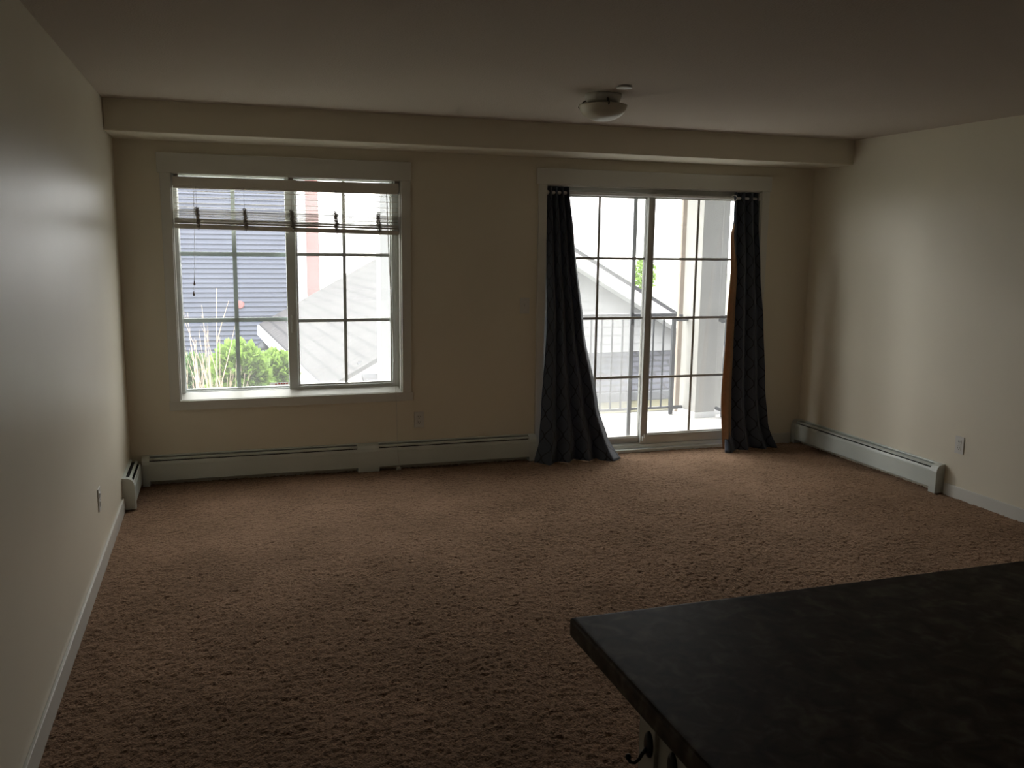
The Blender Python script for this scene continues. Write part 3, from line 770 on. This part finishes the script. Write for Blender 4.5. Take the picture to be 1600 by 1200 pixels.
# blue-grey neighbour
nb = thing('apartment_building', 'tall building with blue-grey lap siding and white corner board beyond the shrubs', 'building', (-3, 28, -3))
bm = bm_new(); box(bm, -9, .0, 0, 5.28, 6, 10)
obj('wall_body', bm, M['blue_siding'], nb)
bm = bm_new(); laps(bm, -9, 5.28, 0, 0, 10, .143, .055); obj('siding', bm, M['blue_siding'], nb)
bm = bm_new(); box(bm, 5.26, -.05, 0, 5.50, .2, 10.0, bev=.01); obj('corner_board', bm, M['white_ext'], nb)
bm = bm_new(); lathe(bm, [(0, .05), (.10, .045), (.13, 0), (0, 0)], n=20)
for v in bm.verts: x, y, z = v.co; v.co = (3.52+x, -.03-z, 2.63+y)
obj('wall_vent', bm, mat('pink_vent_plastic', (.3, .12, .12), .5, noise=(9, .1)), nb, label='small round pinkish vent')
rb = thing('red_clad_tower', 'narrow red clad volume beside the blue-grey building', 'building', (2.72, 28.3, -3))
bm = bm_new(); box(bm, -.2, .0, 0, .20, 3, 10, bev=.01)
obj('cladding', bm, M['red_ext'], rb)
bm = bm_new()
for k in range(60): box(bm, -.205, -.012, k*.165, .205, 0, k*.165+.15)
obj('cladding_boards', bm, M['red_ext'], rb)

# gabled neighbour house (ridge runs away from the viewer)
gh = thing('gabled_house', 'white gabled house with grey shingle roof facing the balcony', 'house', (5.81, 15.0, -3), math.radians(3.07))
RZH, EZ, HALF, PIT = 4.60, 2.25, 4.28, .55       # ridge height, eave height, half width, slope (local z above ground)
LEN = 10.9
def roof_plane(sgn):
    bm = bm_new(); uvl = bm.loops.layers.uv.new('UVMap')
    th = .10; s = math.hypot(HALF, RZH-EZ)
    def q(pts, uvs):
        vs = [bm.verts.new(p) for p in pts]; f = bm.faces.new(vs)
        for l, u in zip(f.loops, uvs): l[uvl].uv = u
    a, b = (0, -.35, RZH), (0, LEN, RZH); c, d = (sgn*HALF, LEN, EZ), (sgn*HALF, -.35, EZ)
    q([a, b, c, d], [(0, s), (LEN+.35, s), (LEN+.35, 0), (0, 0)])
    lo = lambda p: (p[0], p[1], p[2]-th)
    for p_, r_ in ((a, b), (b, c), (c, d), (d, a)): q([p_, r_, lo(r_), lo(p_)], [(0, 0), (.1, 0), (.1, .05), (0, .05)])
    q([lo(a), lo(b), lo(c), lo(d)], [(0, 0)]*4)
    return obj('roof_slope', bm, M['shingle'], gh)
roof_plane(-1); roof_plane(1)
bm = bm_new(); box(bm, -3.95, 0, 0, 3.95, LEN-.3, EZ)
prism(bm, [(-3.95, EZ-.3), (3.95, EZ-.3), (3.95, EZ+.05), (0, RZH-.16), (-3.95, EZ+.05)], 0.0, LEN-.3, 'Y')
obj('wall_body', bm, M['white_siding'], gh)
bm = bm_new()
def lim(z):
    h_ = (RZH-.22-z)/PIT
    return None if h_ < .1 else (-h_, h_)
laps(bm, -3.95, 3.95, 0, 2.3, RZH-.3, .16, .022, lim); laps(bm, -3.95, 3.95, 0, 0, 1.55, .16, .022)
obj('gable_siding', bm, M['white_siding'], gh)
for sgn in (-1, 1):                                        # wide white rake boards and eave fascia
    bm = bm_new()
    prism(bm, [(0, RZH-.09), (sgn*(HALF+.02), EZ-.09), (sgn*(HALF+.02), EZ-.31), (0, RZH-.31)], -.37, -.33, 'Y')
    prism(bm, [(0, RZH-.27), (sgn*HALF, EZ-.27), (sgn*HALF, EZ-.31), (0, RZH-.31)], -.34, .0, 'Y')
    obj('rake_board', bm, M['white_ext'], gh)
    bm = bm_new(); box(bm, sgn*HALF-.0 if sgn > 0 else -HALF-.04, -.35, EZ-.30, sgn*HALF+.04 if sgn > 0 else -HALF, LEN, EZ-.02)
    box(bm, *( (3.9, -.2, EZ-.30, HALF, LEN, EZ-.26) if sgn > 0 else (-HALF, -.2, EZ-.30, -3.9, LEN, EZ-.26)))
    obj('eave_fascia', bm, M['white_ext'], gh)
# lower porch roof in front of the gable wall
bm = bm_new(); uvl = bm.loops.layers.uv.new('UVMap')
pts = [(-3.7, 0, 2.62), (3.6, 0, 2.62), (3.6, -1.2, 2.10), (-3.7, -1.2, 2.10)]
vs = [bm.verts.new(p) for p in pts]; f = bm.faces.new(vs)
for l, u in zip(f.loops, [(0, 1.32), (7.3, 1.32), (7.3, 0), (0, 0)]): l[uvl].uv = u
lo = [bm.verts.new((p[0], p[1], p[2]-.08)) for p in pts]
for i in range(4): bm.faces.new((vs[i], vs[(i+1) % 4], lo[(i+1) % 4], lo[i]))
bm.faces.new(lo[::-1])
obj('porch_roof', bm, M['shingle_dark'], gh)
bm = bm_new(); box(bm, -3.72, -1.30, 1.93, 3.62, -1.18, 2.09, bev=.015); obj('porch_gutter', bm, M['gutter'], gh)
bm = bm_new(); box(bm, -3.6, -1.10, 1.70, 3.5, -1.0, 1.95); obj('porch_beam', bm, M['beige_ext'], gh)
bm = bm_new(); laps(bm, -3.6, 3.5, -.95, 0, 1.72, .16, .02); box(bm, -3.6, -.95, 0, 3.5, -.85, 1.72); obj('porch_wall', bm, mat('stone_grey_siding', (.2, .196, .178), .8, noise=(3, .08)), gh)
# wall lamp under the far-left eave
lp = thing('wall_lamp', 'round dark lamp below the eave of the shingled roof', 'lamp', (1.02, 24.3, -1.22))
bm = bm_new(); lathe(bm, [(0, .14), (.12, .12), (.22, .02), (.235, -.05), (.20, -.07), (0, -.07)], n=28); obj('shade', bm, M['railing'], lp, smooth=True)
bm = bm_new(); tube(bm, [(0, 0, .13), (.1, 0, .24), (.34, 0, .26)], .02, 8); obj('arm', bm, M['railing'], lp)

# ------------------------------------------------------------------ shrubs
def shrub(label, x, y, ztop, rad, n, material, seed, leaf=.085):
    r = random.Random(seed); s = thing('leafy_shrub', label, 'shrub', (x, y, -3), group='shrubs outside the window')
    hgt = ztop+3
    bm = bm_new()
    lobes = [(Vector((0, 0, hgt-rad*.75)), rad*.8)]
    for k in range(9):
        a = r.uniform(0, 6.28); lobes.append((Vector((math.cos(a)*rad*.5, math.sin(a)*rad*.5, r.uniform(hgt*.30, hgt-rad*.95))), rad*r.uniform(.5, .72)))
    for k in range(n):
        c, q = lobes[0] if r.random() < .3 else r.choice(lobes)
        d = Vector((r.gauss(0, 1), r.gauss(0, 1), r.gauss(0, 1))).normalized()
        p = c + d*q*r.uniform(.55, 1.28)
        ax = (d + Vector((r.uniform(-1, 1), r.uniform(-1, 1), r.uniform(-.2, 1)))*.9).normalized()
        b_ = ax.cross(Vector((r.uniform(-1, 1), r.uniform(-1, 1), r.uniform(-1, 1)))).normalized()
        L = leaf*r.uniform(.7, 1.4); W = L*.38
        v0 = bm.verts.new(p); v1 = bm.verts.new(p+ax*L*.5+b_*W); v2 = bm.verts.new(p+ax*L); v3 = bm.verts.new(p+ax*L*.5-b_*W)
        bm.faces.new((v0, v1, v2, v3))
    obj('foliage', bm, material, s)
    bm = bm_new()
    for k in range(5):
        a = k*1.26; tube(bm, [(0.03*math.cos(a), .03*math.sin(a), 0), (rad*.3*math.cos(a), rad*.3*math.sin(a), hgt*.5), (rad*.5*math.cos(a), rad*.5*math.sin(a), hgt*.85)], [.03, .02, .008], 6)
    obj('stem', bm, M['bark'], s)
shrub('darker green low shrub behind the dry branches, leftmost under the window', -.47, 13.2, -.10, .36, 5200, M['leaf_dark'], 1)
shrub('bright green shrub with the tallest leafy tip, just right of the dry branches', .18, 12.0, .20, .34, 6500, M['leaf'], 2)
shrub('bright green shrub next to the window mullion', .70, 13.1, -.05, .28, 5200, M['leaf'], 3)

ds_ = thing('bare_shrub', 'tall leafless tan shrub with thin upright twigs', 'shrub', (-.10, 11.2, -3))
bm = bm_new(); r = random.Random(11)
def twig(p, d, L, rad, depth):
    pts = [p]; q = Vector(p)
    n = 6
    for k in range(n):
        d = (d + Vector((r.uniform(-1, 1), r.uniform(-1, 1), r.uniform(-.2, .7)))*.045).normalized(); q = q + d*L/n; pts.append(q.copy())
    tube(bm, pts, [rad*(1-.75*k/n) for k in range(n+1)], 4)
    if depth > 0:
        for k in range(4 if depth > 1 else 3):
            s_ = r.randint(2, 5); a = r.uniform(0, 6.28)
            nd = (d*1.3 + Vector((math.cos(a), math.sin(a), .5))*.38).normalized(); twig(pts[s_], nd, L*r.uniform(.14, .28), rad*.5, depth-1)
for k in range(24):
    a = k*.8; lean = r.uniform(.01, .07)
    twig(Vector((.10*math.cos(a)-.05, .10*math.sin(a), 0)), Vector((lean*math.cos(a)-.02, lean*math.sin(a), 1)).normalized(), r.uniform(2.7, 3.5), .014, 2)
twig(Vector((.05, 0, 0)), Vector((.0, 0, 1)), 4.05, .022, 1)
twig(Vector((.03, 0, 0)), Vector((.01, 0, 1)), 3.85, .016, 1)
obj('branches', bm, M['drybranch'], ds_)

# distant tree seen past the patio door
tr = thing('leafy_tree', 'distant pale green tree beyond the gabled house', 'tree', (19.9, 40, -3))
bm = bm_new(); r = random.Random(21)
for k in range(600):
    d = Vector((r.gauss(0, 1), r.gauss(0, 1), r.gauss(0, 1))).normalized(); p = Vector((0, 0, 3.1)) + Vector((d.x*.5, d.y*.5, d.z*.8))*r.uniform(.75, 1.05)
    ax = Vector((r.gauss(0, 1), r.gauss(0, 1), r.gauss(0, 1))).normalized(); b_ = ax.orthogonal().normalized(); L = r.uniform(.15, .3)
    vs = [bm.verts.new(p), bm.verts.new(p+ax*L*.5+b_*L*.3), bm.verts.new(p+ax*L), bm.verts.new(p+ax*L*.5-b_*L*.3)]; bm.faces.new(vs)
obj('foliage', bm, M['leaf'], tr)
bm = bm_new(); tube(bm, [(0, 0, 0), (.05, 0, 2), (0, .1, 4)], [.22, .16, .06], 10); obj('trunk', bm, M['bark'], tr)
